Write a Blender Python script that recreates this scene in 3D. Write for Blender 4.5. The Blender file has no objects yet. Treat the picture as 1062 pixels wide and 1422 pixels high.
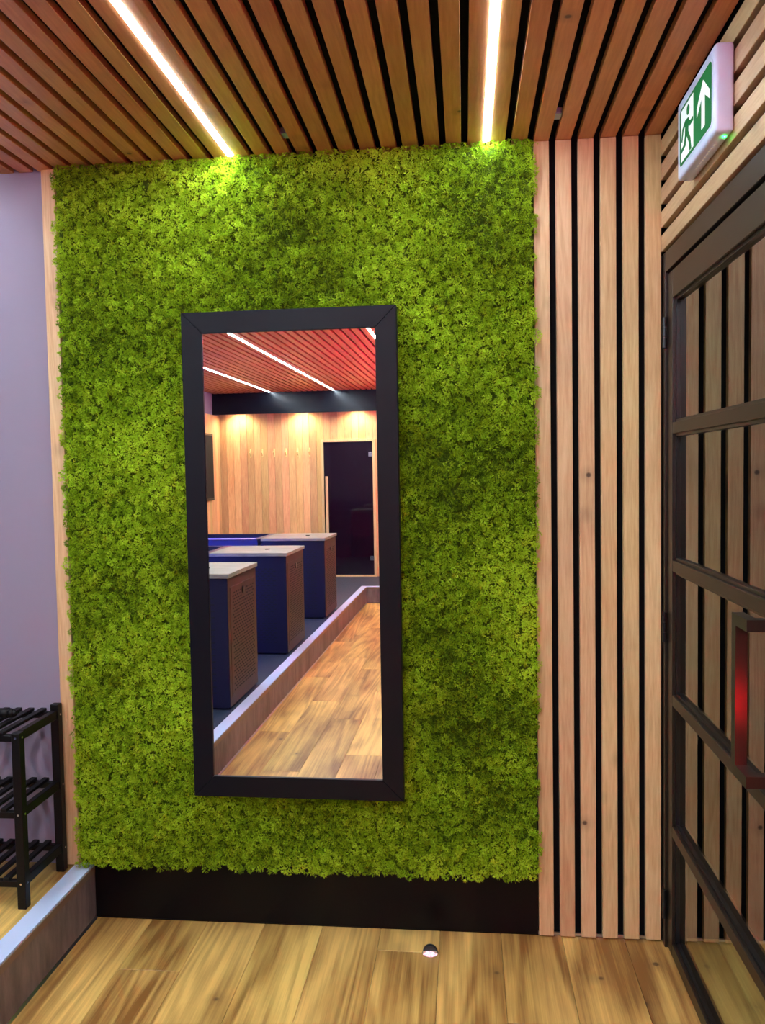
import bpy, bmesh, math, random
import numpy as np
from mathutils import Vector, Matrix

random.seed(7)
rng = np.random.default_rng(11)
S = bpy.context.scene
COL = S.collection

# ------------------------------------------------------------------ camera, world, exposure
F_PX, CZ, CD = 1123.9, 1.46995, 2.50861
R_ = Vector((0.99478467, 0.1005904, -0.01688302))
U_ = Vector((0.01176248, 0.05128222, 0.99861493))
W_ = Vector((-0.10131687, 0.99360541, -0.04983157))
cam_d = bpy.data.cameras.new('camera')
cam = bpy.data.objects.new('camera', cam_d)
COL.objects.link(cam)
m = Matrix((R_, U_, -W_)).transposed().to_4x4()
m.translation = Vector((0, -CD, CZ))
cam.matrix_world = m
cam_d.sensor_fit = 'VERTICAL'
cam_d.sensor_height = 24.0
cam_d.sensor_width = 24.0 * 1062 / 1422
cam_d.lens = F_PX / 1422 * 24.0
cam_d.clip_start = 0.05
S.camera = cam

world = bpy.data.worlds.new('world')
S.world = world
world.use_nodes = True
world.node_tree.nodes['Background'].inputs[0].default_value = (0.02, 0.022, 0.03, 1)
world.node_tree.nodes['Background'].inputs[1].default_value = 1.0
S.view_settings.view_transform = 'Standard'
S.view_settings.look = 'None'
S.view_settings.gamma = 1
S.view_settings.use_curve_mapping = False
S.view_settings.exposure = 1.85

LED_STRENGTH = 35.0      # the white ceiling strips
RED_STRENGTH = 108.0       # red light bar on the right wall, behind the camera
BLUE_STRENGTH = 12.0      # blue light bar on the far left wall
DOWN_W = 11.0            # warm downlights under the bulkhead
TUB_W = 4.0

H = 2.45          # ceiling
PZ = 0.179        # platform top
XE = -1.24        # platform edge
XR = 0.5875       # face of the slats on the right wall
XL = -3.2         # left wall
YB = -7.50        # back wall
YC = -6.58        # where the walkway ends
PITCH, SLATW, GAP0 = 0.0652, 0.0455, 0.533   # slats: gap centres at GAP0 - k*PITCH

# ------------------------------------------------------------------ helpers
def tag(o, label=None, cat=None, group=None, kind=None):
    if label: o['label'] = label
    if cat: o['category'] = cat
    if group: o['group'] = group
    if kind: o['kind'] = kind
    return o

def empty(name, loc=(0, 0, 0), rz=0.0):
    o = bpy.data.objects.new(name, None)
    o.empty_display_size = 0.05
    COL.objects.link(o)
    o.location = loc
    o.rotation_euler = (0, 0, rz)
    return o

class MB:
    def __init__(self):
        self.bm = bmesh.new()
    def box(self, x0, x1, y0, y1, z0, z1):
        x0, x1 = min(x0, x1), max(x0, x1); y0, y1 = min(y0, y1), max(y0, y1); z0, z1 = min(z0, z1), max(z0, z1)
        v = [self.bm.verts.new(p) for p in ((x0,y0,z0),(x1,y0,z0),(x1,y1,z0),(x0,y1,z0),(x0,y0,z1),(x1,y0,z1),(x1,y1,z1),(x0,y1,z1))]
        for f in ((0,3,2,1),(4,5,6,7),(0,1,5,4),(1,2,6,5),(2,3,7,6),(3,0,4,7)):
            self.bm.faces.new([v[i] for i in f])
        return self
    def prism(self, pts, axis, a, b):
        """polygon pts (2-D) extruded along axis from a to b"""
        def P(p, t):
            if axis == 'x': return (t, p[0], p[1])
            if axis == 'y': return (p[0], t, p[1])
            return (p[0], p[1], t)
        v0 = [self.bm.verts.new(P(p, a)) for p in pts]
        v1 = [self.bm.verts.new(P(p, b)) for p in pts]
        n = len(pts)
        self.bm.faces.new(v0[::-1]); self.bm.faces.new(v1)
        for i in range(n):
            self.bm.faces.new((v0[i], v0[(i+1) % n], v1[(i+1) % n], v1[i]))
        return self
    def cyl(self, c, r, axis, a, b, n=20, r2=None):
        r2 = r if r2 is None else r2
        def P(q, t):
            if axis == 'x': return (t, c[0]+q[0], c[1]+q[1])
            if axis == 'y': return (c[0]+q[0], t, c[1]+q[1])
            return (c[0]+q[0], c[1]+q[1], t)
        v0 = [self.bm.verts.new(P((r*math.cos(2*math.pi*i/n), r*math.sin(2*math.pi*i/n)), a)) for i in range(n)]
        v1 = [self.bm.verts.new(P((r2*math.cos(2*math.pi*i/n), r2*math.sin(2*math.pi*i/n)), b)) for i in range(n)]
        self.bm.faces.new(v0[::-1]); self.bm.faces.new(v1)
        for i in range(n):
            self.bm.faces.new((v0[i], v0[(i+1) % n], v1[(i+1) % n], v1[i]))
        return self
    def bevel(self, w, seg=1):
        bmesh.ops.bevel(self.bm, geom=list(self.bm.edges), offset=w, segments=seg, affect='EDGES', profile=0.5, clamp_overlap=True)
        return self
    def mesh(self, name, mat, smooth=False):
        bmesh.ops.recalc_face_normals(self.bm, faces=self.bm.faces)
        me = bpy.data.meshes.new(name)
        self.bm.to_mesh(me); self.bm.free()
        if smooth:
            for p in me.polygons: p.use_smooth = True
        if mat: me.materials.append(mat)
        return me
    def build(self, name, mat, parent=None, smooth=False):
        return link(name, self.mesh(name, mat, smooth), parent)

def link(name, me, parent=None, loc=(0, 0, 0), rot=None):
    o = bpy.data.objects.new(name, me)
    COL.objects.link(o)
    if parent: o.parent = parent
    o.location = loc
    if rot: o.rotation_euler = rot
    return o

def copy_tree(o, parent=None):
    c = o.copy(); COL.objects.link(c)
    if parent: c.parent = parent
    for ch in list(o.children): copy_tree(ch, c)
    return c

# ------------------------------------------------------------------ materials
def srgb(r, g, b):
    f = lambda c: (c/255/12.92) if c/255 <= 0.04045 else ((c/255+0.055)/1.055)**2.4
    return (f(r), f(g), f(b), 1)

def nt(name):
    m = bpy.data.materials.new(name); m.use_nodes = True
    t = m.node_tree
    return m, t, t.nodes['Principled BSDF'], t.nodes, t.links

def plain(name, col, rough=0.5, metal=0.0, bump=0.0, bscale=300, spec=0.5, var=0.0):
    m, t, b, N, L = nt(name)
    b.inputs['Base Color'].default_value = col
    b.inputs['Roughness'].default_value = rough
    b.inputs['Metallic'].default_value = metal
    b.inputs['Specular IOR Level'].default_value = spec
    tc = N.new('ShaderNodeTexCoord')
    no = N.new('ShaderNodeTexNoise'); no.inputs['Scale'].default_value = bscale; no.inputs['Detail'].default_value = 3
    L.new(tc.outputs['Object'], no.inputs['Vector'])
    if bump:
        bp = N.new('ShaderNodeBump'); bp.inputs['Strength'].default_value = bump; bp.inputs['Distance'].default_value = 0.002
        L.new(no.outputs['Fac'], bp.inputs['Height']); L.new(bp.outputs['Normal'], b.inputs['Normal'])
    if var:
        n2 = N.new('ShaderNodeTexNoise'); n2.inputs['Scale'].default_value = 6; n2.inputs['Detail'].default_value = 4
        L.new(tc.outputs['Object'], n2.inputs['Vector'])
        mr = N.new('ShaderNodeMapRange'); mr.inputs[3].default_value = 1-var; mr.inputs[4].default_value = 1+var
        L.new(n2.outputs['Fac'], mr.inputs[0])
        mx = N.new('ShaderNodeMix'); mx.data_type = 'RGBA'; mx.blend_type = 'MULTIPLY'; mx.inputs[0].default_value = 1
        mx.inputs[6].default_value = col
        L.new(mr.outputs[0], mx.inputs[7]); L.new(mx.outputs[2], b.inputs['Base Color'])
    return m

def emit(name, col, strength):
    m, t, b, N, L = nt(name)
    b.inputs['Base Color'].default_value = (0.8, 0.8, 0.8, 1)
    b.inputs['Emission Color'].default_value = col
    b.inputs['Emission Strength'].default_value = strength
    return m

def wood(name, light, dark, axis='z', rough=0.5, stretch=14.0, across=38.0, knots=True, rnd=0.25, ring=0.35,
         knotcol=(0.045, 0.018, 0.008, 1), hue=0.012, kscale=6.5, blotch=0.25, rmul=46.0, bscale=None, fmul=4.0, famp=0.55, fstretch=1.0):
    m, t, b, N, L = nt(name)
    tc = N.new('ShaderNodeTexCoord'); oi = N.new('ShaderNodeObjectInfo')
    sc = N.new('ShaderNodeVectorMath'); sc.operation = 'SCALE'; sc.inputs[0].default_value = (37.1, 61.7, 23.3)
    L.new(oi.outputs['Random'], sc.inputs['Scale'])
    ad = N.new('ShaderNodeVectorMath'); ad.operation = 'ADD'
    L.new(tc.outputs['Object'], ad.inputs[0]); L.new(sc.outputs[0], ad.inputs[1])
    # knots (voronoi) bend the grain
    vo = N.new('ShaderNodeTexVoronoi'); vo.inputs['Scale'].default_value = kscale
    L.new(ad.outputs[0], vo.inputs['Vector'])
    st = {'x': (1/stretch, 1, 1), 'y': (1, 1/stretch, 1), 'z': (1, 1, 1/stretch)}[axis]
    mp = N.new('ShaderNodeVectorMath'); mp.operation = 'MULTIPLY'; mp.inputs[1].default_value = st
    L.new(ad.outputs[0], mp.inputs[0])
    fine = N.new('ShaderNodeTexNoise'); fine.inputs['Scale'].default_value = across*fmul; fine.inputs['Detail'].default_value = 5
    fine.inputs['Roughness'].default_value = 0.65
    mf = N.new('ShaderNodeVectorMath'); mf.operation = 'MULTIPLY'
    mf.inputs[1].default_value = {'x': (1/fstretch, 1, 1), 'y': (1, 1/fstretch, 1), 'z': (1, 1, 1/fstretch)}[axis]
    L.new(mp.outputs[0], mf.inputs[0]); L.new(mf.outputs[0], fine.inputs['Vector'])
    base = N.new('ShaderNodeTexNoise'); base.inputs['Scale'].default_value = bscale or across*0.45; base.inputs['Detail'].default_value = 2
    base.inputs['Distortion'].default_value = 0.6
    L.new(mp.outputs[0], base.inputs['Vector'])
    mu = N.new('ShaderNodeMath'); mu.operation = 'MULTIPLY'; mu.inputs[1].default_value = rmul
    L.new(base.outputs['Fac'], mu.inputs[0])
    si = N.new('ShaderNodeMath'); si.operation = 'SINE'; L.new(mu.outputs[0], si.inputs[0])
    r1 = N.new('ShaderNodeMapRange'); r1.inputs[1].default_value = -1; r1.inputs[2].default_value = 1
    r1.inputs[3].default_value = 0; r1.inputs[4].default_value = ring
    L.new(si.outputs[0], r1.inputs[0])
    r2 = N.new('ShaderNodeMapRange'); r2.inputs[1].default_value = 0.32; r2.inputs[2].default_value = 0.7
    r2.inputs[3].default_value = 0; r2.inputs[4].default_value = famp
    L.new(fine.outputs['Fac'], r2.inputs[0])
    bl = N.new('ShaderNodeTexNoise'); bl.inputs['Scale'].default_value = 5.0; bl.inputs['Detail'].default_value = 3
    m3 = N.new('ShaderNodeVectorMath'); m3.operation = 'MULTIPLY'
    m3.inputs[1].default_value = {'x': (.3, 1, 1), 'y': (1, .3, 1), 'z': (1, 1, .3)}[axis]
    L.new(ad.outputs[0], m3.inputs[0]); L.new(m3.outputs[0], bl.inputs['Vector'])
    r3 = N.new('ShaderNodeMapRange'); r3.inputs[1].default_value = 0.35; r3.inputs[2].default_value = 0.7
    r3.inputs[3].default_value = -blotch*0.3; r3.inputs[4].default_value = blotch
    L.new(bl.outputs['Fac'], r3.inputs[0])
    s1 = N.new('ShaderNodeMath'); L.new(r1.outputs[0], s1.inputs[0]); L.new(r2.outputs[0], s1.inputs[1])
    s2 = N.new('ShaderNodeMath'); s2.use_clamp = True; L.new(s1.outputs[0], s2.inputs[0]); L.new(r3.outputs[0], s2.inputs[1])
    mx = N.new('ShaderNodeMix'); mx.data_type = 'RGBA'
    mx.inputs[6].default_value = light; mx.inputs[7].default_value = dark
    L.new(s2.outputs[0], mx.inputs[0])
    out = mx.outputs[2]
    if knots:
        kr = N.new('ShaderNodeMapRange'); kr.inputs[1].default_value = 0.035; kr.inputs[2].default_value = 0.075
        kr.inputs[3].default_value = 0.9; kr.inputs[4].default_value = 0.0
        L.new(vo.outputs['Distance'], kr.inputs[0])
        kh = N.new('ShaderNodeMapRange'); kh.inputs[1].default_value = 0.05; kh.inputs[2].default_value = 0.22
        kh.inputs[3].default_value = 0.28; kh.inputs[4].default_value = 0.0
        L.new(vo.outputs['Distance'], kh.inputs[0])
        km = N.new('ShaderNodeMath'); km.operation = 'MAXIMUM'
        L.new(kr.outputs[0], km.inputs[0]); L.new(kh.outputs[0], km.inputs[1])
        m2 = N.new('ShaderNodeMix'); m2.data_type = 'RGBA'; m2.inputs[7].default_value = knotcol
        L.new(km.outputs[0], m2.inputs[0]); L.new(out, m2.inputs[6]); out = m2.outputs[2]
    hs = N.new('ShaderNodeHueSaturation')
    a = N.new('ShaderNodeMapRange'); a.inputs[3].default_value = 1-rnd; a.inputs[4].default_value = 1+rnd*0.6
    L.new(oi.outputs['Random'], a.inputs[0]); L.new(a.outputs[0], hs.inputs['Value'])
    q = N.new('ShaderNodeMath'); q.operation = 'MULTIPLY'; q.inputs[1].default_value = 7.77
    L.new(oi.outputs['Random'], q.inputs[0])
    fr = N.new('ShaderNodeMath'); fr.operation = 'FRACT'; L.new(q.outputs[0], fr.inputs[0])
    a2 = N.new('ShaderNodeMapRange'); a2.inputs[3].default_value = 0.5-hue; a2.inputs[4].default_value = 0.5+hue
    L.new(fr.outputs[0], a2.inputs[0]); L.new(a2.outputs[0], hs.inputs['Hue'])
    L.new(out, hs.inputs['Color']); L.new(hs.outputs[0], b.inputs['Base Color'])
    b.inputs['Roughness'].default_value = rough
    bp = N.new('ShaderNodeBump'); bp.inputs['Strength'].default_value = 0.25; bp.inputs['Distance'].default_value = 0.001
    L.new(fine.outputs['Fac'], bp.inputs['Height']); L.new(bp.outputs['Normal'], b.inputs['Normal'])
    return m

def thin_glass(name, tint=(0.9, 0.93, 0.95, 1), ior=1.5):
    m = bpy.data.materials.new(name); m.use_nodes = True
    t = m.node_tree; N, L = t.nodes, t.links
    N.remove(N['Principled BSDF'])
    tr = N.new('ShaderNodeBsdfTransparent'); tr.inputs[0].default_value = tint
    gl = N.new('ShaderNodeBsdfGlossy'); gl.inputs['Roughness'].default_value = 0.0
    fr = N.new('ShaderNodeFresnel'); fr.inputs['IOR'].default_value = ior
    mx = N.new('ShaderNodeMixShader')
    # both surfaces of the pane counted on the side the light comes from: 2f/(1+f)
    ge = N.new('ShaderNodeNewGeometry')
    a = N.new('ShaderNodeMath'); a.operation = 'MULTIPLY'; a.inputs[1].default_value = 2; L.new(fr.outputs[0], a.inputs[0])
    b = N.new('ShaderNodeMath'); b.inputs[1].default_value = 1; L.new(fr.outputs[0], b.inputs[0])
    c = N.new('ShaderNodeMath'); c.operation = 'DIVIDE'; L.new(a.outputs[0], c.inputs[0]); L.new(b.outputs[0], c.inputs[1])
    d = N.new('ShaderNodeMath'); d.operation = 'SUBTRACT'; d.inputs[0].default_value = 1; L.new(ge.outputs['Backfacing'], d.inputs[1])
    e = N.new('ShaderNodeMath'); e.operation = 'MULTIPLY'; L.new(c.outputs[0], e.inputs[0]); L.new(d.outputs[0], e.inputs[1])
    L.new(e.outputs[0], mx.inputs[0]); L.new(tr.outputs[0], mx.inputs[1]); L.new(gl.outputs[0], mx.inputs[2])
    L.new(mx.outputs[0], N['Material Output'].inputs['Surface'])
    return m

M = {}
M['slat_wall'] = wood('slat_wood', srgb(228, 198, 148), srgb(194, 150, 104), 'z', rough=0.5, rnd=0.10, ring=0.22, blotch=0.35)
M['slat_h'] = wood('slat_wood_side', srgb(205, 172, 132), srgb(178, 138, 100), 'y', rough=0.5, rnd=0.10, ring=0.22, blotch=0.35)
M['slat_ceiling'] = wood('slat_wood_ceiling', srgb(214, 150, 98), srgb(182, 116, 66), 'y', rough=0.42, rnd=0.13, ring=0.25, blotch=0.35, hue=0.01)
M['oak'] = wood('oak_floor', srgb(236, 198, 110), srgb(136, 96, 46), 'y', rough=0.34, stretch=12, across=20, rnd=0.06, ring=0.34, kscale=5.2, blotch=0.62, rmul=70.0, bscale=4.2, fmul=5.0, famp=0.42, fstretch=4.0, knotcol=(0.10, 0.05, 0.02, 1), hue=0.008)
M['oak_x'] = wood('oak_top', srgb(160, 152, 134), srgb(118, 108, 92), 'x', rough=0.5, stretch=10, across=30, rnd=0.05, ring=0.25, knots=False)
M['cedar'] = wood('cedar_board', srgb(244, 202, 142), srgb(206, 146, 98), 'z', rough=0.5, rnd=0.28, ring=0.2, knots=False, hue=0.02)
M['riser'] = wood('riser_laminate', srgb(136, 119, 119), srgb(80, 68, 72), 'z', rough=0.45, stretch=5, across=12, rnd=0.05, ring=0.15, knots=False, blotch=0.6, hue=0.003)
M['pale_wood'] = wood('pale_wood', srgb(240, 214, 160), srgb(220, 184, 128), 'z', rough=0.5, rnd=0.03, knots=False)
M['black_wall'] = plain('black_felt', (0.004, 0.004, 0.005, 1), 0.9, bump=0.2, spec=0.1)
M['plinth'] = plain('black_gloss_board', (0.003, 0.002, 0.003, 1), 0.3, bump=0.01, spec=0.15)
M['frame'] = plain('mirror_frame_black', (0.0035, 0.0035, 0.008, 1), 0.42, bump=0.05, bscale=900, spec=0.2)
M['lavender'] = plain('lavender_grey_paint', srgb(142, 132, 152), 0.75, bump=0.08, bscale=400, var=0.04)
M['steel'] = plain('black_powder_steel', (0.014, 0.009, 0.0065, 1), 0.36, bump=0.04, bscale=1500)
M['hinge'] = plain('black_hinge', (0.006, 0.006, 0.007, 1), 0.3)
M['trim'] = plain('pale_nosing', srgb(196, 212, 244), 0.3, metal=0.0, bump=0.02)
M['alu'] = plain('aluminium', (0.6, 0.6, 0.63, 1), 0.3, metal=1.0)
M['nose_lip'] = plain('brown_lip', srgb(120, 98, 84), 0.4)
M['rubber'] = plain('dark_rubber_floor', srgb(42, 52, 70), 0.5, bump=0.3, bscale=500, var=0.15)
M['rack'] = plain('dark_stained_rack', (0.004, 0.0025, 0.003, 1), 0.45, bump=0.1, bscale=200, spec=0.25)
M['white_plastic'] = plain('white_plastic', srgb(200, 208, 236), 0.35, bump=0.02)
M['green'] = emit('sign_green', srgb(0, 96, 44), 0.2); M['green'].node_tree.nodes['Principled BSDF'].inputs['Base Color'].default_value = srgb(0, 84, 38); M['green'].node_tree.nodes['Principled BSDF'].inputs['Specular IOR Level'].default_value = 0.12
M['sign_white'] = emit('sign_white', srgb(220, 232, 236), 0.08)
M['led_green'] = emit('green_led', (0.0, 1.0, 0.06, 1), 6)
M['led'] = emit('led_diffuser', (0.74, 0.90, 1.0, 1), LED_STRENGTH)
M['red_led'] = emit('red_light', (1.0, 0.03, 0.30, 1), RED_STRENGTH)
M['red_button'] = emit('red_button_light', (1.0, 0.004, 0.01, 1), 60)
M['blue_led'] = emit('blue_light', (0.22, 0.25, 1.0, 1), BLUE_STRENGTH)
M['blue_soft'] = emit('tub_light', (0.12, 0.08, 1.0, 1), 1.2)
M['blue_strong'] = emit('added_tub_glow', (0.08, 0.10, 1.0, 1), 22)  # for the unseen blue strips added behind the tubs
M['corridor'] = emit('corridor_fill_glow', (1.0, 0.9, 0.62, 1), 90)  # glow of the added corridor fill
M['warm'] = emit('warm_lamp', (1.0, 0.82, 0.55, 1), 20)
M['cabinet'] = plain('dark_cabinet_steel', (0.009, 0.008, 0.024, 1), 0.5, bump=0.05, bscale=800, spec=0.25)
M['cabinet_lit_end'] = plain('redlit_cabinet_steel', (0.062, 0.030, 0.024, 1), 0.5, bump=0.05, bscale=800, spec=0.3)  # cabinet steel again, with the red and warm light put into its colour
M['slot'] = plain('slot_black', (0.003, 0.003, 0.004, 1), 0.8)
M['tub'] = plain('tub_shell', (0.02, 0.02, 0.07, 1), 0.3)
M['water'] = plain('tub_water', (0.05, 0.06, 0.35, 1), 0.03)
M['bulk'] = plain('gloss_black_bulkhead', (0.003, 0.004, 0.008, 1), 0.25, bump=0.02, spec=0.3)
M['clip'] = plain('metal_clip', srgb(150, 165, 185), 0.45, metal=0.4)
M['glass'] = thin_glass('door_glass')
M['dark_glass'] = plain('dark_sauna_glass', (0.012, 0.004, 0.012, 1), 0.04)
m_, t_, b_, N_, L_ = nt('mirror_silver')
b_.inputs['Base Color'].default_value = (0.93, 0.93, 0.95, 1); b_.inputs['Metallic'].default_value = 1; b_.inputs['Roughness'].default_value = 0
M['mirror'] = m_
M['brass'] = plain('pale_hook_wood', srgb(250, 228, 160), 0.4)
M['chrome'] = plain('satin_chrome', (0.75, 0.75, 0.78, 1), 0.2, metal=1)
M['stop_black'] = plain('black_rubber_dome', (0.02, 0.02, 0.024, 1), 0.3)

# ------------------------------------------------------------------ structure: floor
def plank_mesh(name, lx, ly, lz, mat, bev=0.0012):
    mb = MB(); mb.box(-lx/2, lx/2, -ly/2, ly/2, -lz/2, lz/2); mb.bevel(bev)
    return mb.mesh(name, mat)

floor = tag(MB().box(XE, 0.66, YC, 0.03, -0.10, -0.010).build('floor', M['black_wall']), kind='structure')
PW, PL = 0.1905, 1.22
pm_full = plank_mesh('plank', PW-0.0006, PL-0.0008, 0.010, M['oak'])
x = XE+0.003
col_i = 0
while x < 0.62:
    w = min(PW, 0.66-x)
    off = [0.35, 0.95, 0.1, 0.7, 0.48, 1.1, 0.25, 0.8, 0.55, 0.0][col_i % 10]
    y1 = 0.015
    first = True
    while y1 > YC+0.01:
        ln = (PL-off) if first and off > 0 else PL
        y0 = max(y1-ln, YC)
        me = pm_full
        if abs((y1-y0)-PL) > 1e-4 or w < PW-1e-4:
            me = plank_mesh('plank', w-0.0006, y1-y0-0.0008, 0.010, M['oak'])
        link('plank', me, floor, (x+w/2, (y0+y1)/2, -0.005))
        y1 = y0; first = False
    x += PW; col_i += 1

# corridor beyond the glass door
corr = tag(MB().box(0.70, 2.3, -7.5, 0.05, -0.10, -0.01).box(0.66, 0.70, -7.5, 0.05, -0.10, -0.012).build('floor', M['black_wall']), kind='structure')
x = 0.662
while x < 2.2:
    for y1 in (0.03, -1.19, -2.41):
        link('plank', pm_full, corr, (x+PW/2, y1-PL/2, -0.005))
    x += PW
tag(MB().box(0.66, 2.3, 0.035, 0.10, -0.1, H).build('wall_corridor', M['black_wall']), kind='structure')
tag(MB().box(2.25, 2.32, -7.5, 0.035, -0.1, H).build('wall_outer', M['black_wall']), kind='structure')

tag(MB().box(0.66, 2.32, -7.5, 0.10, H, H+0.1).build('ceiling_corridor', M['black_wall']), kind='structure')
cl_ = tag(empty('corridor_fill_light', (1.35, -1.0, H)), 'unseen fill light added over the corridor floor behind the glass door', 'downlight')  # added fill that brightens the corridor floor, not a known lamp
MB().cyl((0, 0), 0.06, 'z', -0.02, -0.0002, 24).build('ring', M['white_plastic'], cl_)
MB().cyl((0, 0), 0.05, 'z', -0.024, -0.0202, 24).build('lens', M['corridor'], cl_)
# platform on the left
plat = tag(MB().box(XL, XE-0.012, YB, 0.02, -0.10, PZ-0.012).box(XE-0.012, 0.60, YB, YC-0.012, -0.10, PZ-0.012).build('platform', M['black_wall']), kind='structure')
x = XE-0.066
ci = 0
while x > XL+0.05:
    w = min(PW, x-XL)
    me = plank_mesh('plank', w-0.0006, 0.93, 0.012, M['oak'])
    link('plank', me, plat, (x-w/2, 0.018-0.465, PZ-0.006))
    x -= PW
MB().box(XL, XE-0.066, YB+0.001, -0.914, PZ-0.012, PZ).box(XE-0.066, 0.60, YB+0.001, YC-0.066, PZ-0.012, PZ).build('rubber_mat', M['rubber'], plat)
# riser panels
yy = 0.018
while yy > YC:
    y0 = max(yy-1.6, YC-0.012)
    MB().box(XE-0.012, XE, y0+0.0006, yy-0.0006, 0.0, PZ-0.024).build('riser_panel', M['riser'], plat)
    yy = y0
    if y0 <= YC-0.011: break
MB().box(XE, 0.60, YC-0.012, YC, 0.0, PZ-0.024).build('riser_panel', M['riser'], plat)
tag(MB().box(XE-0.064, XE-0.002, YC-0.06, 0.018, PZ-0.002, PZ+0.003).box(XE-0.002, 0.60, YC-0.064, YC-0.002, PZ-0.002, PZ+0.003).build('trim_1', M['trim']), kind='structure')
tag(MB().box(XE-0.012, XE+0.002, YC, 0.018, PZ-0.024, PZ-0.002).box(XE+0.002, 0.60, YC-0.012, YC+0.002, PZ-0.024, PZ-0.002).build('trim_2', M['nose_lip']), kind='structure')
tag(MB().prism([(XE, 0.0005), (XE+0.006, 0.0005), (XE, 0.007)], 'y', YC+0.003, 0.012).build('trim_3', M['alu']), kind='structure')

# ------------------------------------------------------------------ structure: walls
wf = tag(MB().box(XE-0.05, 0.66, 0.020, 0.10, -0.1, H+0.05).build('wall_front', M['black_wall']), kind='structure')
wl = tag(MB().box(XL-0.1, XE-0.05, 0.020, 0.10, -0.1, H+0.05).build('wall_front_left', M['lavender']), kind='structure')
tag(MB().box(XL-0.1, XL, YB, 0.02, -0.1, H+0.05).build('wall_left', M['lavender']), kind='structure')
wb = tag(MB().box(XL-0.1, 0.66, YB-0.1, YB-0.012, -0.1, H+0.05).build('wall_back', M['black_wall']), kind='structure')

# vertical slats of the front wall
ZS = 0.006
slat_v = MB().box(-SLATW/2, SLATW/2, 0.0, 0.020, ZS, H-0.001).bevel(0.0012).mesh('slat', M['slat_wall'])
for k in range(-1, 5):
    xc = GAP0 - k*PITCH - PITCH/2
    if k == -1:
        xc = GAP0 + PITCH/2
    o = link('slat', slat_v, wf, (xc, 0, 0))
left_slat = MB().box(-SLATW/2, SLATW/2, -0.0, 0.020, PZ+0.004, H-0.001).bevel(0.0012).build('slat', M['slat_wall'], wf)
left_slat.location = (-1.309, 0, 0)
tag(MB().box(0.215, 0.5875, 0.014, 0.0195, 0.001, 0.010).build('trim_4', M['alu']), kind='structure')
bb = tag(MB().box(XE+0.001, 0.2145, 0.010, 0.0199, 0.004, 0.24).bevel(0.001).build('baseboard_front', M['plinth']), kind='structure')

# right wall: black upper part with horizontal slats, plain lower part behind the door's latch side
wr = tag(MB().box(0.607, 0.66, YB, 0.02, 2.10, H+0.05).box(0.607, 0.66, YB, -1.03, -0.1, 2.10).build('wall_right', M['black_wall']), kind='structure')
slat_h = MB().box(XR, 0.607, -3.75, -0.0008, 0.0, 0.0475).bevel(0.0012).mesh('slat', M['slat_h'])
for k in range(5):
    link('slat', slat_h, wr, (0, 0, 2.106+k*0.0695))
for k in range(5):
    link('slat', slat_h, wr, (0, -3.752, 2.106+k*0.0695))
# vertical dark cladding boards on the rest of the right wall
clad = MB().box(0.595, 0.607, -0.15, -0.002, PZ, 2.098).bevel(0.001).mesh('cladding_board', M['steel'])
for k in range(42):
    y = -1.04-k*0.152
    link('cladding_board', clad, wr, (0, y, 0))

# ceiling
ceil = tag(MB().box(XL-0.1, 0.66, YB-0.1, 0.10, H+0.022, H+0.12).build('ceiling', M['black_wall']), kind='structure')
slat_c = MB().box(-SLATW/2, SLATW/2, -7.249, 0.0195, H, H+0.020).bevel(0.0012).mesh('slat', M['slat_ceiling'])
k = -1
while True:
    xc = GAP0 - k*PITCH - PITCH/2
    if xc < XL+0.02: break
    link('slat', slat_c, ceil, (xc, 0, 0))
    k += 1
for gx, gy in ((GAP0-16*PITCH, -0.126), (GAP0-4*PITCH, -0.146)):
    MB().box(gx-0.0095, gx+0.0095, gy-0.022, gy+0.022, H+0.008, H+0.0215).box(gx-0.0095, gx+0.0095, gy-0.020, gy-0.012, H+0.006, H+0.008).build('hanger_clip', M['clip'], ceil)

# bulkhead at the back
tag(MB().box(XL, 0.60, -7.275, -7.25, 2.195, H+0.02).box(XL, 0.60, YB, -7.2751, 2.275, H+0.02).build('bulkhead', M['bulk']), kind='structure')
cedar_w = 0.088
x = XL+0.001
cme = MB().box(-cedar_w/2+0.0012, cedar_w/2-0.0012, YB-0.012, YB, PZ, 2.275).bevel(0.0015).mesh('cedar_board', M['cedar'])
DX0, DX1, DZ1 = -1.905, -1.235, 1.875
cme_hi = MB().box(-cedar_w/2+0.0012, cedar_w/2-0.0012, YB-0.012, YB, DZ1, 2.275).bevel(0.0015).mesh('cedar_board', M['cedar'])
while x < 0.58:
    xc = x+cedar_w/2
    over = DX0 < xc < DX1
    link('cedar_board', cme_hi if over else cme, wb, (xc, 0, 0))
    x += cedar_w
# cedar return on the left wall near the back
cl = MB().box(XL, XL+0.012, -cedar_w/2+0.001, cedar_w/2-0.001, PZ, 2.195).bevel(0.0015).mesh('cedar_board', M['cedar'])
wleft = bpy.data.objects['wall_left']
for k in range(14):
    link('cedar_board', cl, wleft, (0, YB+0.02+cedar_w/2+k*cedar_w, 0))

# ------------------------------------------------------------------ glass door in the right wall
door = tag(empty('door_1', (0.60, -0.03, 0)), kind='structure')
def D(mb, name, mat, smooth=False):
    o = mb.build(name, mat, door, smooth); o.matrix_parent_inverse = Matrix.Translation((-0.60, 0.03, 0)); return o
# fixed frame
D(MB().box(0.593, 0.66, -0.026, 0.019, 0.0, 2.098).bevel(0.001), 'door_frame', M['steel'])
D(MB().box(0.593, 0.66, -1.025, -0.985, 0.0, 2.098).bevel(0.001), 'door_frame', M['steel'])
D(MB().box(0.593, 0.66, -0.984, -0.027, 2.040, 2.098).bevel(0.001), 'door_frame', M['steel'])
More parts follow.
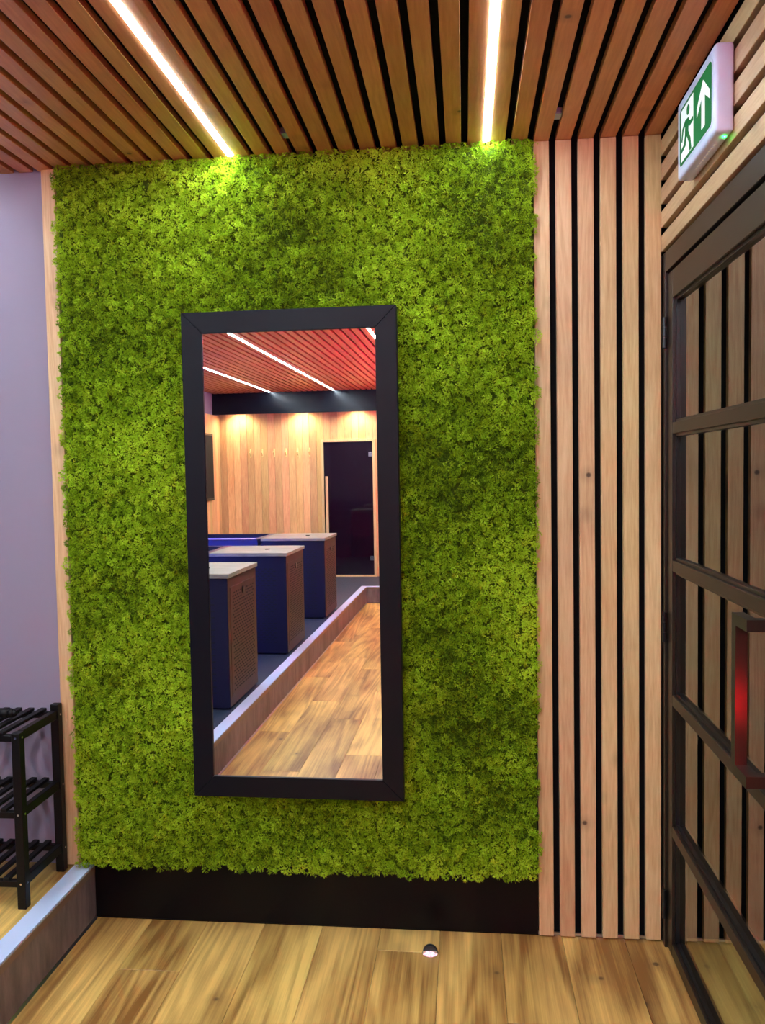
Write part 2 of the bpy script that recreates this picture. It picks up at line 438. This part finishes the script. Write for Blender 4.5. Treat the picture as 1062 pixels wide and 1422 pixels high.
# leaf
D(MB().box(0.600, 0.645, -0.084, -0.030, 0.008, 2.034).bevel(0.0015), 'stile', M['steel'])
D(MB().box(0.600, 0.645, -0.981, -0.925, 0.008, 2.034).bevel(0.0015), 'stile', M['steel'])
D(MB().box(0.600, 0.645, -0.925, -0.084, 1.955, 2.034).bevel(0.0015), 'top_rail', M['steel'])
D(MB().box(0.600, 0.645, -0.925, -0.084, 0.008, 0.046).bevel(0.0015), 'bottom_rail', M['steel'])
zr = [0.388, 0.783, 1.181, 1.582]
for z in zr:
    D(MB().box(0.600, 0.645, -0.925, -0.084, z-0.0165, z+0.0165).bevel(0.0015), 'glazing_bar', M['steel'])
ed = [0.046] + sum([[z-0.0165, z+0.0165] for z in zr], []) + [1.955]
for i in range(0, len(ed), 2):
    D(MB().box(0.6195, 0.6255, -0.927, -0.082, ed[i]-0.002, ed[i+1]+0.002), 'glass_pane', M['glass'])
    z0, z1 = ed[i], ed[i+1]
    D(MB().box(0.609, 0.6192, -0.094, -0.084, z0, z1).box(0.609, 0.6192, -0.925, -0.915, z0, z1)
      .box(0.609, 0.6192, -0.915, -0.094, z0, z0+0.008).box(0.609, 0.6192, -0.915, -0.094, z1-0.008, z1), 'glazing_bead', M['hinge'])
for z in (1.865, 0.990, 0.138):
    mb = MB(); mb.cyl((0.5915, -0.0275), 0.0065, 'z', z-0.045, z-0.0158, 14); mb.cyl((0.5915, -0.0275), 0.0065, 'z', z-0.015, z+0.015, 14)
    mb.cyl((0.5915, -0.0275), 0.0065, 'z', z+0.0158, z+0.045, 14)
    mb.box(0.591, 0.594, -0.025, -0.006, z-0.045, z+0.045)
    D(mb, 'hinge', M['hinge'])
# offset pull handle of square tube
hb = MB(); t = 0.0225
hb.box(0.520, 0.520+t, -0.889, -0.866, 0.862, 1.182)
for z in (0.862, 1.182-t):
    hb.box(0.520, 0.520+t, -0.952, -0.889, z, z+t)
    hb.box(0.520+t, 0.600, -0.952, -0.952+t, z, z+t)
D(hb, 'handle', M['steel'])

# ------------------------------------------------------------------ moss wall
def moss():
    X0, X1, Z0, Z1 = -1.290, 0.218, 0.190, H-0.010
    sp = 0.0150
    nx, nz = int((X1-X0)/sp), int((Z1-Z0)/sp)
    gx, gz = np.meshgrid(np.linspace(X0, X1, nx), np.linspace(Z0, Z1, nz))
    cx = gx.ravel()+rng.uniform(-.5, .5, nx*nz)*sp*1.1
    cz = gz.ravel()+rng.uniform(-.5, .5, nx*nz)*sp*1.1
    # low-frequency relief from a handful of sines
    def lf(x, z, s, ph):
        v = 0
        for i in range(9):
            a = ph[i, 0]; v = v+np.sin((x*np.cos(a)+z*np.sin(a))*s*ph[i, 1]+ph[i, 2])
        return v/9**.5
    ph1 = np.c_[rng.uniform(0, 6.28, 9), rng.uniform(.6, 1.5, 9), rng.uniform(0, 6.28, 9)]
    ph2 = np.c_[rng.uniform(0, 6.28, 9), rng.uniform(.6, 1.5, 9), rng.uniform(0, 6.28, 9)]
    ph3 = np.c_[rng.uniform(0, 6.28, 9), rng.uniform(.6, 1.5, 9), rng.uniform(0, 6.28, 9)]
    keep = ~((cx > -0.80) & (cx < -0.26) & (cz > 0.52) & (cz < 1.90))
    # ragged outline
    edge = 0.006*lf(cx, cz, 60, ph2)
    keep &= (cx > X0+0.008+edge) & (cx < X1-0.002+edge*0.8) & (cz > Z0+0.004+edge)
    cx, cz = cx[keep], cz[keep]
    n = len(cx)
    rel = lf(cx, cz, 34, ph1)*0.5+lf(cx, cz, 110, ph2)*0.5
    under = (cx > -0.90) & (cx < -0.16) & (cz > 0.42) & (cz < 2.0)
    cy = -0.012-0.0065*rel-rng.uniform(0, 0.007, n)
    # horizontal joints between the moss panels, sunk a little
    for zj in (0.62, 1.14, 1.66, 2.17):
        cy += 0.006*np.exp(-((cz-zj)/0.010)**2)
    cy = np.where(under, np.maximum(cy, -0.020), cy)
    rad = rng.uniform(0.009, 0.0150, n)
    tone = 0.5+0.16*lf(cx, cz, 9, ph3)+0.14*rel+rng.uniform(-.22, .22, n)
    SPR = 30
    c = np.repeat(np.c_[cx, cy, cz], SPR, 0); r = np.repeat(rad, SPR); tn = np.repeat(tone, SPR)
    d = rng.normal(size=(n*SPR, 3)); d[:, 1] = -np.abs(d[:, 1])*1.1-0.05
    d /= np.linalg.norm(d, axis=1)[:, None]
    p = c+d*(r*rng.uniform(0.55, 1.0, n*SPR))[:, None]
    LV = 4
    p = np.repeat(p, LV, 0); d = np.repeat(d, LV, 0); tn = np.repeat(tn+rng.uniform(-.15, .15, n*SPR), LV)
    N_ = len(p)
    ld = d+rng.normal(size=(N_, 3))*0.75; ld /= np.linalg.norm(ld, axis=1)[:, None]
    L_ = rng.uniform(0.004, 0.0085, N_)[:, None]
    side = np.cross(ld, rng.normal(size=(N_, 3))); side /= np.linalg.norm(side, axis=1)[:, None]
    w = rng.uniform(0.0008, 0.0016, N_)[:, None]
    a = p-side*w; b = p+side*w; e = p+ld*L_
    V = np.stack([a, b, e], 1).reshape(-1, 3)
    V[:, 1] = np.minimum(V[:, 1], 0.012)
    V[:, 2] = np.minimum(V[:, 2], H-0.0015)
    lim = under.repeat(SPR*LV*3)
    V[:, 1] = np.where(lim, np.maximum(V[:, 1], -0.0335), V[:, 1])
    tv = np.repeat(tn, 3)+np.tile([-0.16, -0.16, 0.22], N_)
    nv = len(V)
    # bumpy sheet behind the tufts, toned darkest for the shade in the gaps
    gx = np.linspace(X0+0.012, X1-0.006, 150); gz = np.linspace(Z0+0.012, Z1, 220)
    GX, GZ = np.meshgrid(gx, gz)
    GY = -0.006-0.004*lf(GX, GZ, 110, ph2)
    GV = np.c_[GX.ravel(), GY.ravel(), GZ.ravel()]
    idx = np.arange(150*220).reshape(220, 150)
    Q = np.stack([idx[:-1, :-1], idx[:-1, 1:], idx[1:, 1:], idx[1:, :-1]], -1).reshape(-1, 4)+nv
    verts = np.r_[V, GV].astype(np.float32)
    loops = np.r_[np.arange(nv), Q.ravel()].astype(np.int32)
    starts = np.r_[np.arange(N_)*3, nv+np.arange(len(Q))*4].astype(np.int32)
    me = bpy.data.meshes.new('moss')
    me.vertices.add(len(verts)); me.vertices.foreach_set('co', verts.ravel())
    me.loops.add(len(loops)); me.loops.foreach_set('vertex_index', loops)
    me.polygons.add(len(starts)); me.polygons.foreach_set('loop_start', starts)
    at = me.attributes.new('tone', 'FLOAT', 'POINT')
    at.data.foreach_set('value', np.r_[tv, np.full(len(GV), 0.0)].astype(np.float32))
    me.update()
    m, t, b, N, L = nt('reindeer_moss')
    an = N.new('ShaderNodeAttribute'); an.attribute_name = 'tone'
    cr = N.new('ShaderNodeValToRGB'); L.new(an.outputs['Fac'], cr.inputs[0])
    cr.color_ramp.elements[0].position = 0.0; cr.color_ramp.elements[0].color = (0.07, 0.12, 0.004, 1)  # dark end puts the shade of the gaps into the colour
    cr.color_ramp.elements[1].position = 1.0; cr.color_ramp.elements[1].color = (0.78, 0.97, 0.07, 1)
    e = cr.color_ramp.elements.new(0.5); e.color = (0.38, 0.61, 0.012, 1)
    L.new(cr.outputs[0], b.inputs['Base Color'])
    b.inputs['Roughness'].default_value = 0.7; b.inputs['Specular IOR Level'].default_value = 0.2
    tl = N.new('ShaderNodeBsdfTranslucent'); L.new(cr.outputs[0], tl.inputs[0])
    mx = N.new('ShaderNodeMixShader'); mx.inputs[0].default_value = 0.30
    L.new(b.outputs[0], mx.inputs[1]); L.new(tl.outputs[0], mx.inputs[2])
    L.new(mx.outputs[0], N['Material Output'].inputs['Surface'])
    me.materials.append(m)
    o = link('moss', me)
    tag(o, 'bright green reindeer moss covering the wall around the mirror', 'moss', kind='stuff')
moss()

# ------------------------------------------------------------------ mirror
MY = -0.066
mir = tag(empty('wall_mirror', (-0.5295, MY, 0.455), math.radians(-0.57)),
          'tall rectangular mirror in a flat black frame hung on the moss', 'mirror')
hw, hh, fw = 0.3325, 1.512, 0.065
ft, fb = -0.006, 0.030      # frame front and back relative to the glass
def bar(pts, name='frame_side'):
    MB().prism(pts, 'y', ft, fb).bevel(0.0012).build(name, M['frame'], mir)
g = 0.0003
bar([(-hw, 0), (-hw+fw-g, fw+g), (-hw+fw-g, hh-fw-g), (-hw, hh)])
bar([(hw, 0), (hw, hh), (hw-fw+g, hh-fw-g), (hw-fw+g, fw+g)])
bar([(-hw+g, 0), (hw-g, 0), (hw-fw, fw), (-hw+fw, fw)])
bar([(-hw+g, hh), (-hw+fw, hh-fw), (hw-fw, hh-fw), (hw-g, hh)])
MB().box(-hw+fw-0.004, hw-fw+0.004, 0.0, 0.005, fw-0.004, hh-fw+0.004).build('mirror_glass', M['mirror'], mir)
MB().box(-hw+0.01, hw-0.01, 0.0055, fb-0.001, 0.01, hh-0.01).build('back_board', M['slot'], mir)

# ------------------------------------------------------------------ light strips
S1 = GAP0-19*PITCH; S2 = GAP0-7*PITCH
def strip(x, ye, label):
    t = tag(empty('light_strip', (x, 0, H)), label, 'light strip', 'white strip lights recessed in the ceiling slats')
    MB().box(-0.0092, 0.0092, -7.2, ye, 0.002, 0.0215).build('housing', M['white_plastic'], t)
    MB().box(-0.0085, 0.0085, -7.2, ye-0.0005, -0.0018, 0.0018).build('diffuser', M['led'], t)
    MB().box(-0.0092, 0.0092, ye, ye+0.004, 0.002, 0.0215).build('end_cap', M['white_plastic'], t)
strip(S2, -0.020, 'white ceiling light strip ending above the moss beside the wooden wall slats')
strip(S1, -0.020, 'white ceiling light strip ending on the moss to the left above the mirror')
strip(GAP0-34*PITCH, -0.02, 'long white ceiling light strip running through the middle of the mirror image')
strip(GAP0-46*PITCH, -0.02, 'short-looking white light strip at the left edge of the mirror image')

# red light bar, right wall behind the camera, out of the photograph but lighting it
t = tag(empty('red_light_bar', (0.560, -5.25, 1.86)), 'red light bar fixed along the dark right wall', 'wall light')
MB().prism([(-0.06, -0.05), (0.034, -0.05), (0.034, 0.05), (0.026, 0.05), (0.026, -0.042), (-0.052, -0.042), (-0.052, -0.036), (-0.06, -0.036)], 'y', -1.8, 1.8).build('housing', M['hinge'], t)
MB().box(-0.051, 0.025, -1.78, 1.78, -0.0415, -0.036).build('diffuser', M['red_led'], t)
# blue light bar on the far left of the front wall, outside the photograph
t = tag(empty('blue_light_bar', (-2.55, 0.018, 0.36)), 'blue light bar fixed along the lavender wall beside the mirror wall', 'wall light')
MB().box(-0.6, 0.6, -0.02, 0.0, -0.05, 0.05).bevel(0.003).build('housing', M['hinge'], t)
MB().box(-0.58, 0.58, -0.026, -0.0205, -0.04, 0.04).build('diffuser', M['blue_led'], t)
# lit door release on the latch side
t = tag(empty('door_release', (0.593, -1.10, 0.955)), 'red lit door release button beside the glass door', 'switch')
MB().box(-0.012, 0.0015, -0.045, 0.045, -0.055, 0.055).bevel(0.003).build('plate', M['hinge'], t)
MB().cyl((0, 0), 0.020, 'x', -0.018, -0.0125, 24).build('button', M['red_button'], t)

# warm downlights under the bulkhead
DLX = (-2.92, -2.12, -1.44, -0.70)
dl0 = None
DLL = ['warm round downlight over the hooks, leftmost under the black bulkhead', 'warm round downlight over the last hooks under the black bulkhead',
       'warm round downlight above the sauna door under the black bulkhead', 'warm round downlight right of the sauna door under the black bulkhead']
for i, x in enumerate(DLX):
    if dl0 is None:
        dl0 = empty('downlight')
        MB().cyl((0, 0), 0.040, 'z', -0.004, -0.0002, 28).build('ring', M['white_plastic'], dl0)
        MB().cyl((0, 0), 0.030, 'z', -0.0055, -0.0042, 24).build('lens', M['warm'], dl0)
        o = dl0
    else:
        o = copy_tree(dl0)
    o.location = (x, YB+0.125, 2.275)
    tag(o, DLL[i], 'downlight', 'downlights under the bulkhead')
    ld = bpy.data.lights.new('downlight_beam', 'SPOT'); ld.energy = DOWN_W; ld.color = (1.0, 0.80, 0.52)
    ld.spot_size = math.radians(150); ld.spot_blend = 0.8; ld.shadow_soft_size = 0.03
    lo = bpy.data.objects.new('downlight_beam', ld); COL.objects.link(lo); lo.location = (x, YB+0.125, 2.266)

# ------------------------------------------------------------------ exit sign on the right wall
ex = tag(empty('exit_sign', (0.5875, -0.505, 2.19)), 'white box exit sign with green running figure and up arrow', 'exit sign')
MB().box(-0.042, -0.0005, -0.155, 0.155, 0.0, 0.190).bevel(0.009, 3).build('housing', M['white_plastic'], ex, True)
xf = -0.0421
def Y(s): return 0.155-0.310*s        # s = 0 at the far edge, 1 at the near edge
def Z(v): return 0.190*v
def face(pts, name, mat, d, th=0.0008):
    MB().prism([(Y(a), Z(b)) for a, b in pts], 'x', xf-d-th, xf-d).build(name, mat, ex)
def rr(x0, x1, z0, z1, r, n=5):
    P = []
    for cx_, cz_, a0 in ((x1-r, z1-r*1.6, 0), (x0+r, z1-r*1.6, 90), (x0+r, z0+r*1.6, 180), (x1-r, z0+r*1.6, 270)):
        for i in range(n+1):
            a = math.radians(a0+90*i/n); P.append((cx_+r*math.cos(a), cz_+r*1.6*math.sin(a)))
    return P
face(rr(0.085, 0.95, 0.10, 0.87, 0.035), 'cover_plate', M['white_plastic'], 0.0)
face(rr(0.10, 0.935, 0.125, 0.85, 0.04), 'green_panel', M['green'], 0.0008)
face([(0.15, 0.165), (0.49, 0.165), (0.49, 0.81), (0.15, 0.81)], 'door_symbol', M['sign_white'], 0.0016)
# running figure (green on the white doorway), facing the arrow side
fig = MB()
def poly(pts): fig.prism([(Y(a), Z(b)) for a, b in pts], 'x', xf-0.0032, xf-0.0024)
poly([(0.355+0.038*math.cos(i*math.pi/6), 0.70+0.062*math.sin(i*math.pi/6)) for i in range(12)])
poly([(0.28, 0.62), (0.37, 0.60), (0.36, 0.42), (0.27, 0.42)])                  # torso
poly([(0.28, 0.62), (0.30, 0.57), (0.22, 0.52), (0.19, 0.40), (0.165, 0.42), (0.195, 0.56)])      # back arm
poly([(0.35, 0.61), (0.41, 0.53), (0.49, 0.53), (0.49, 0.48), (0.395, 0.475), (0.34, 0.54)])      # front arm
poly([(0.27, 0.44), (0.33, 0.44), (0.28, 0.30), (0.155, 0.27), (0.155, 0.32), (0.24, 0.34)])      # back leg
poly([(0.30, 0.44), (0.36, 0.44), (0.42, 0.32), (0.445, 0.17), (0.40, 0.17), (0.375, 0.29)])      # front leg
fig.build('running_figure', M['green'], ex)
face([(0.745, 0.77), (0.905, 0.54), (0.905, 0.44), (0.785, 0.575), (0.785, 0.22), (0.705, 0.22), (0.705, 0.575), (0.585, 0.44), (0.585, 0.54)],
     'arrow_symbol', M['sign_white'], 0.0016)
mb = MB()
for i in range(9):
    mb.box(-0.023, -0.019, 0.06-i*0.018, 0.063-i*0.018+0.004, -0.0006, 0.0002)
mb.build('vent_slot', M['sign_white'], ex)
mb = MB(); mb.cyl((-0.014, -0.128), 0.0045, 'z', -0.003, 0.001, 12)
mb.build('status_light', M['led_green'], ex)

# ------------------------------------------------------------------ shoe rack on the platform
rk = tag(empty('shoe_rack', (-1.33, -0.145, PZ)), 'black three-tier slatted shoe rack standing on the raised platform', 'shoe rack')
def RB(name, mb): return mb.build(name, M['rack'], rk)
RX1, RX0 = 0.012, -0.62        # right outer side, left outer side (local x)
yf, yr = -0.128, 0.128
lt = 0.027
for xx in (RX1-lt, RX0):
    for y0, y1, zt in ((yf, yf+lt, 0.535), (yr-lt, yr, 0.555)):
        RB('leg', MB().box(xx, xx+lt, y0, y1, 0.001, zt).bevel(0.0015))
for z in (0.530, 0.298, 0.088):
    zb = z-0.022
    for xx in (RX1-lt+0.004, RX0+0.004):
        # side rails, rising a little to the back like the photo's
        RB('side_rail', MB().box(xx, xx+0.019, yf+lt+0.0003, yr-lt-0.0003, zb, z+0.006).bevel(0.0015))
    RB('front_rail', MB().box(RX0+lt+0.0003, RX1-lt-0.0003, yf+0.003, yf+0.021, zb, z-0.002).bevel(0.0015))
    RB('rear_rail', MB().box(RX0+lt+0.0003, RX1-lt-0.0003, yr-0.021, yr-0.003, zb, z-0.002).bevel(0.0015))
    xx = RX1-lt-0.024
    while xx > RX0+lt:
        RB('slat', MB().box(xx-0.020, xx, yf+0.002, yr-0.002, z-0.0018, z+0.008).bevel(0.0015))
        xx -= 0.042
    for yy in (yf+lt/2, yr-lt/2):
        MB().cyl((yy, z-0.010), 0.0032, 'x', RX1-0.0005, RX1+0.0012, 12).build('screw', M['chrome'], rk)
    MB().cyl((RX1-lt/2, z-0.010), 0.0032, 'y', yf-0.0012, yf+0.0005, 12).build('screw', M['chrome'], rk)
# black folded umbrella lying on the top tier
um = tag(empty('compact_umbrella', (-1.56, -0.14, PZ+0.530+0.0255)), 'black rounded compact umbrella lying on top of the shoe rack', 'umbrella')
mb = MB()
prof = [(-0.14, 0.010), (-0.13, 0.0155), (-0.05, 0.0170), (0.04, 0.0165), (0.10, 0.0150), (0.135, 0.0155), (0.15, 0.0125), (0.158, 0.006)]
for (a, ra), (b2, rb2) in zip(prof[:-1], prof[1:]):
    mb.cyl((0, 0), ra, 'x', a, b2, 20, rb2)
mb.build('cover', M['rack'], um, True)
MB().cyl((0, 0), 0.0171, 'x', 0.02, 0.034, 20).build('strap', M['hinge'], um)

# ------------------------------------------------------------------ door stop on the floor
ds = tag(empty('door_stop', (-0.121, -0.112, 0)), 'small half-dome door stop on the oak floor by the black baseboard', 'door stop')
bm = bmesh.new()
r = 0.0235
rings = []
for j in range(7):
    ph = math.pi/2*j/6
    rings.append([bm.verts.new((r*math.cos(ph)*math.cos(a), max(r*math.cos(ph)*math.sin(a), -0.006), 0.004+0.024*math.sin(ph))) for a in [2*math.pi*i/28 for i in range(28)]])
for j in range(6):
    for i in range(28):
        q = [rings[j][i], rings[j][(i+1) % 28], rings[j+1][(i+1) % 28], rings[j+1][i]]
        try: bm.faces.new(q)
        except ValueError: pass
bmesh.ops.remove_doubles(bm, verts=bm.verts, dist=1e-5)
bmesh.ops.recalc_face_normals(bm, faces=bm.faces)
me = bpy.data.meshes.new('dome'); bm.to_mesh(me); bm.free(); me.materials.append(M['stop_black'])
for p in me.polygons: p.use_smooth = False
link('dome', me, ds)
pts = [(0.0245*math.cos(math.radians(a)), 0.0245*math.sin(math.radians(a))) for a in range(0, 360, 12)]
MB().prism(pts, 'z', 0.0002, 0.004).build('base_ring', M['chrome'], ds)
MB().prism([(-0.0225, 0.004), (0.0225, 0.004), (0.0215, 0.013), (-0.0215, 0.013)], 'y', -0.0085, -0.0062).build('front_plate', M['chrome'], ds)
for sx in (-0.012, 0.012):
    MB().cyl((sx, 0.0085), 0.0022, 'y', -0.0100, -0.0087, 10).build('screw', M['white_plastic'], ds)  # two pale dots painting in the highlights on the plate

# ------------------------------------------------------------------ chiller cabinets and plunge tubs on the platform
CW, CDP, CH = 0.585, 0.55, 0.712
def make_cabinet():
    c = empty('chiller_cabinet')
    # origin: front right corner on the floor; x runs -CW..0, y runs -CDP..0
    MB().box(-CW+0.01, 0, -CDP, 0, 0.012, CH-0.024).bevel(0.002).build('body', M['cabinet'], c)
    MB().box(-CW+0.015, 0.012, -CDP-0.010, 0.012, CH-0.0235, CH).bevel(0.002).build('worktop', M['oak_x'], c)
    MB().cyl((-0.20, -0.25), 0.018, 'z', CH, CH+0.006, 20).build('cable_cap', M['hinge'], c)
    MB().box(0.0003, 0.0018, -CDP+0.001, -0.001, 0.014, CH-0.025).build('lit_end_sheet', M['cabinet_lit_end'], c)  # sheet added to carry the lit brown of this side
    p = MB().box(0.0019, 0.004, -CDP+0.035, -0.035, 0.06, CH-0.075).bevel(0.0009).build('vent_panel', M['cabinet_lit_end'], c)
    mb = MB(); rows = 36
    for i in range(rows):
        z = 0.085+i*0.0165
        if z > CH-0.115: break
        n = 10
        for j in range(n):
            yy = -0.075-j*0.041-(0.0205 if i % 2 else 0)
            if yy-0.024 < -CDP+0.055: continue
            if z > CH-0.15 and -0.32 < yy < -0.22: continue
            mb.box(0.0041, 0.0045, yy-0.026, yy, z, z+0.0075)
    tag(mb.build('vent_slots', M['slot'], p), kind='stuff')
    mb = MB()
    for i in range(rows):
        z = 0.085+i*0.0165
        if z > CH-0.115: break
        for j in range(12):
            xx = -0.075-j*0.041-(0.0205 if i % 2 else 0)
            if xx-0.024 < -CW+0.05: continue
            mb.box(xx-0.026, xx, 0.0003, 0.0008, z, z+0.0075)
    tag(mb.build('vent_slots', M['slot'], c), kind='stuff')
    MB().cyl((-0.275, CH-0.118), 0.020, 'x', 0.0042, 0.011, 16).build('latch', M['hinge'], p)
    for yy in (-0.05, -CDP+0.05):
        for zz in (0.075, 0.34, CH-0.09):
            MB().cyl((yy, zz), 0.005, 'x', 0.0042, 0.006, 10).build('screw', M['hinge'], p)
    MB().box(-CW+0.02, -0.02, -CDP+0.02, -0.02, 0.0005, 0.0118).build('foot', M['hinge'], c)
    return c
TW = 1.24
def make_tub():
    t = empty('plunge_tub')
    x0, x1, y0, y1, h = -TW, 0.0, -0.62, 0.04, CH-0.03
    w = 0.045
    mb = MB()
    mb.box(x0, x1, y0, y0+w, 0.001, h); mb.box(x0, x1, y1-w, y1, 0.001, h)
    mb.box(x0, x0+w, y0+w, y1-w, 0.001, h); mb.box(x1-w, x1, y0+w, y1-w, 0.001, h); mb.box(x0+w, x1-w, y0+w, y1-w, 0.001, 0.06)
    mb.build('shell', M['tub'], t)
    mb = MB()
    mb.box(x0-0.0, x1, y0-0.01, y0+w, h+0.0003, h+0.025); mb.box(x0, x1, y1-w, y1+0.01, h+0.0003, h+0.025)
    mb.box(x0, x0+w, y0+w, y1-w, h+0.0003, h+0.025); mb.box(x1-w, x1, y0+w, y1-w, h+0.0003, h+0.025)
    mb.build('rim', M['tub'], t)
    MB().box(x0+w, x1-w, y0+w, y1-w, h-0.12, h-0.115).build('water', M['water'], t)
    MB().box(x0+w+0.02, x1-w-0.02, y0+w+0.0003, y0+w+0.008, h-0.03, h-0.015).build('led_strip', M['blue_soft'], t)
    MB().box(x0+0.05, x1-0.02, y0-0.012, y0-0.0003, h-0.30, h-0.24).build('added_glow_strip', M['blue_strong'], t)  # unseen strip added to turn the next cabinet's face blue
    return t
cab0 = make_cabinet(); tub0 = make_tub()
ys = [-1.870, -3.205, -4.615]
CL = ['dark chiller cabinet with pale wood top, nearest of the three in the mirror',
      'dark chiller cabinet with pale wood top, middle one of the three in the mirror',
      'dark chiller cabinet with pale wood top, farthest in the mirror by the sauna door']
TL = ['dark blue plunge tub behind the nearest chiller cabinet in the mirror',
      'dark blue plunge tub behind the middle chiller cabinet in the mirror',
      'dark blue plunge tub behind the farthest chiller cabinet in the mirror']
for i, y in enumerate(ys):
    c = cab0 if i == 0 else copy_tree(cab0)
    c.location = (-1.325, y, PZ)
    tag(c, CL[i], 'cabinet', 'chiller cabinets of the plunge tubs')
    t = tub0 if i == 0 else copy_tree(tub0)
    t.location = (-1.325-CW-0.005, y+0.0, PZ)
    if i == 2:
        for ch in list(t.children):
            if ch.name.startswith('added_glow_strip'): bpy.data.objects.remove(ch)
    c.scale.z = t.scale.z = (1.055, 1.025, 1.008)[i]
    tag(t, TL[i], 'tub', 'plunge tubs on the platform')

# ------------------------------------------------------------------ sauna door, hooks, framed panel
sd = tag(empty('door_2', (-1.57, YB, PZ)), kind='structure')
def SDp(mb, name, mat):
    o = mb.build(name, mat, sd); return o
hw2, hd = 0.335, DZ1-PZ
SDp(MB().box(-hw2, -hw2+0.03, 0.0003, 0.03, 0.0, hd).bevel(0.001), 'door_frame', M['pale_wood'])
SDp(MB().box(hw2-0.03, hw2, 0.0003, 0.03, 0.0, hd).bevel(0.001), 'door_frame', M['pale_wood'])
SDp(MB().box(-hw2+0.0305, hw2-0.0305, 0.0003, 0.03, hd-0.03, hd).bevel(0.001), 'door_frame', M['pale_wood'])
SDp(MB().box(-hw2+0.0305, hw2-0.0305, 0.0003, 0.03, 0.0, 0.02).bevel(0.001), 'threshold', M['pale_wood'])
SDp(MB().box(-hw2+0.033, hw2-0.033, 0.012, 0.020, 0.024, hd-0.033), 'glass_pane', M['dark_glass'])
SDp(MB().box(-hw2+0.055, -hw2+0.085, 0.040, 0.065, 0.50, 1.245).box(-hw2+0.060, -hw2+0.080, 0.0205, 0.040, 0.56, 0.59).box(-hw2+0.060, -hw2+0.080, 0.0205, 0.040, 1.15, 1.18), 'handle', M['pale_wood'])
SDp(MB().box(hw2-0.08, hw2-0.034, 0.0203, 0.024, 1.48, 1.535), 'hinge', M['chrome'])
SDp(MB().box(hw2-0.08, hw2-0.034, 0.0203, 0.024, 0.20, 0.255), 'hinge', M['chrome'])
hk0 = None
HL = ['pale wooden coat hook, leftmost of the row in the mirror', 'pale wooden coat hook, second from left in the mirror', 'pale wooden coat hook, third from left in the mirror',
      'pale wooden coat hook, fourth from left in the mirror', 'pale wooden coat hook, fifth from left in the mirror', 'pale wooden coat hook, nearest the sauna door']
for i in range(6):
    if hk0 is None:
        hk0 = empty('coat_hook')
        MB().box(-0.009, 0.009, 0.0003, 0.014, -0.055, 0.055).bevel(0.003).build('back_plate', M['brass'], hk0)
        MB().prism([(0.0143, -0.035), (0.050, 0.005), (0.050, 0.025), (0.040, 0.022), (0.0143, -0.012)], 'x', -0.007, 0.007).build('peg', M['brass'], hk0)
        o = hk0
    else: o = copy_tree(hk0)
    o.location = (-2.80+i*0.15, YB, 1.725)
    tag(o, HL[i], 'hook', 'coat hooks on the cedar wall')
fp = tag(empty('dark_panel', (XL+0.012, -6.93, 1.16)), 'black framed glass panel on the cedar side wall at the mirror left edge', 'panel')
MB().box(0.0003, 0.03, -0.20, 0.32, 0.0, 0.80).bevel(0.002).build('frame', M['hinge'], fp)
MB().box(0.0303, 0.033, -0.175, 0.295, 0.025, 0.775).build('glass', M['slot'], fp)
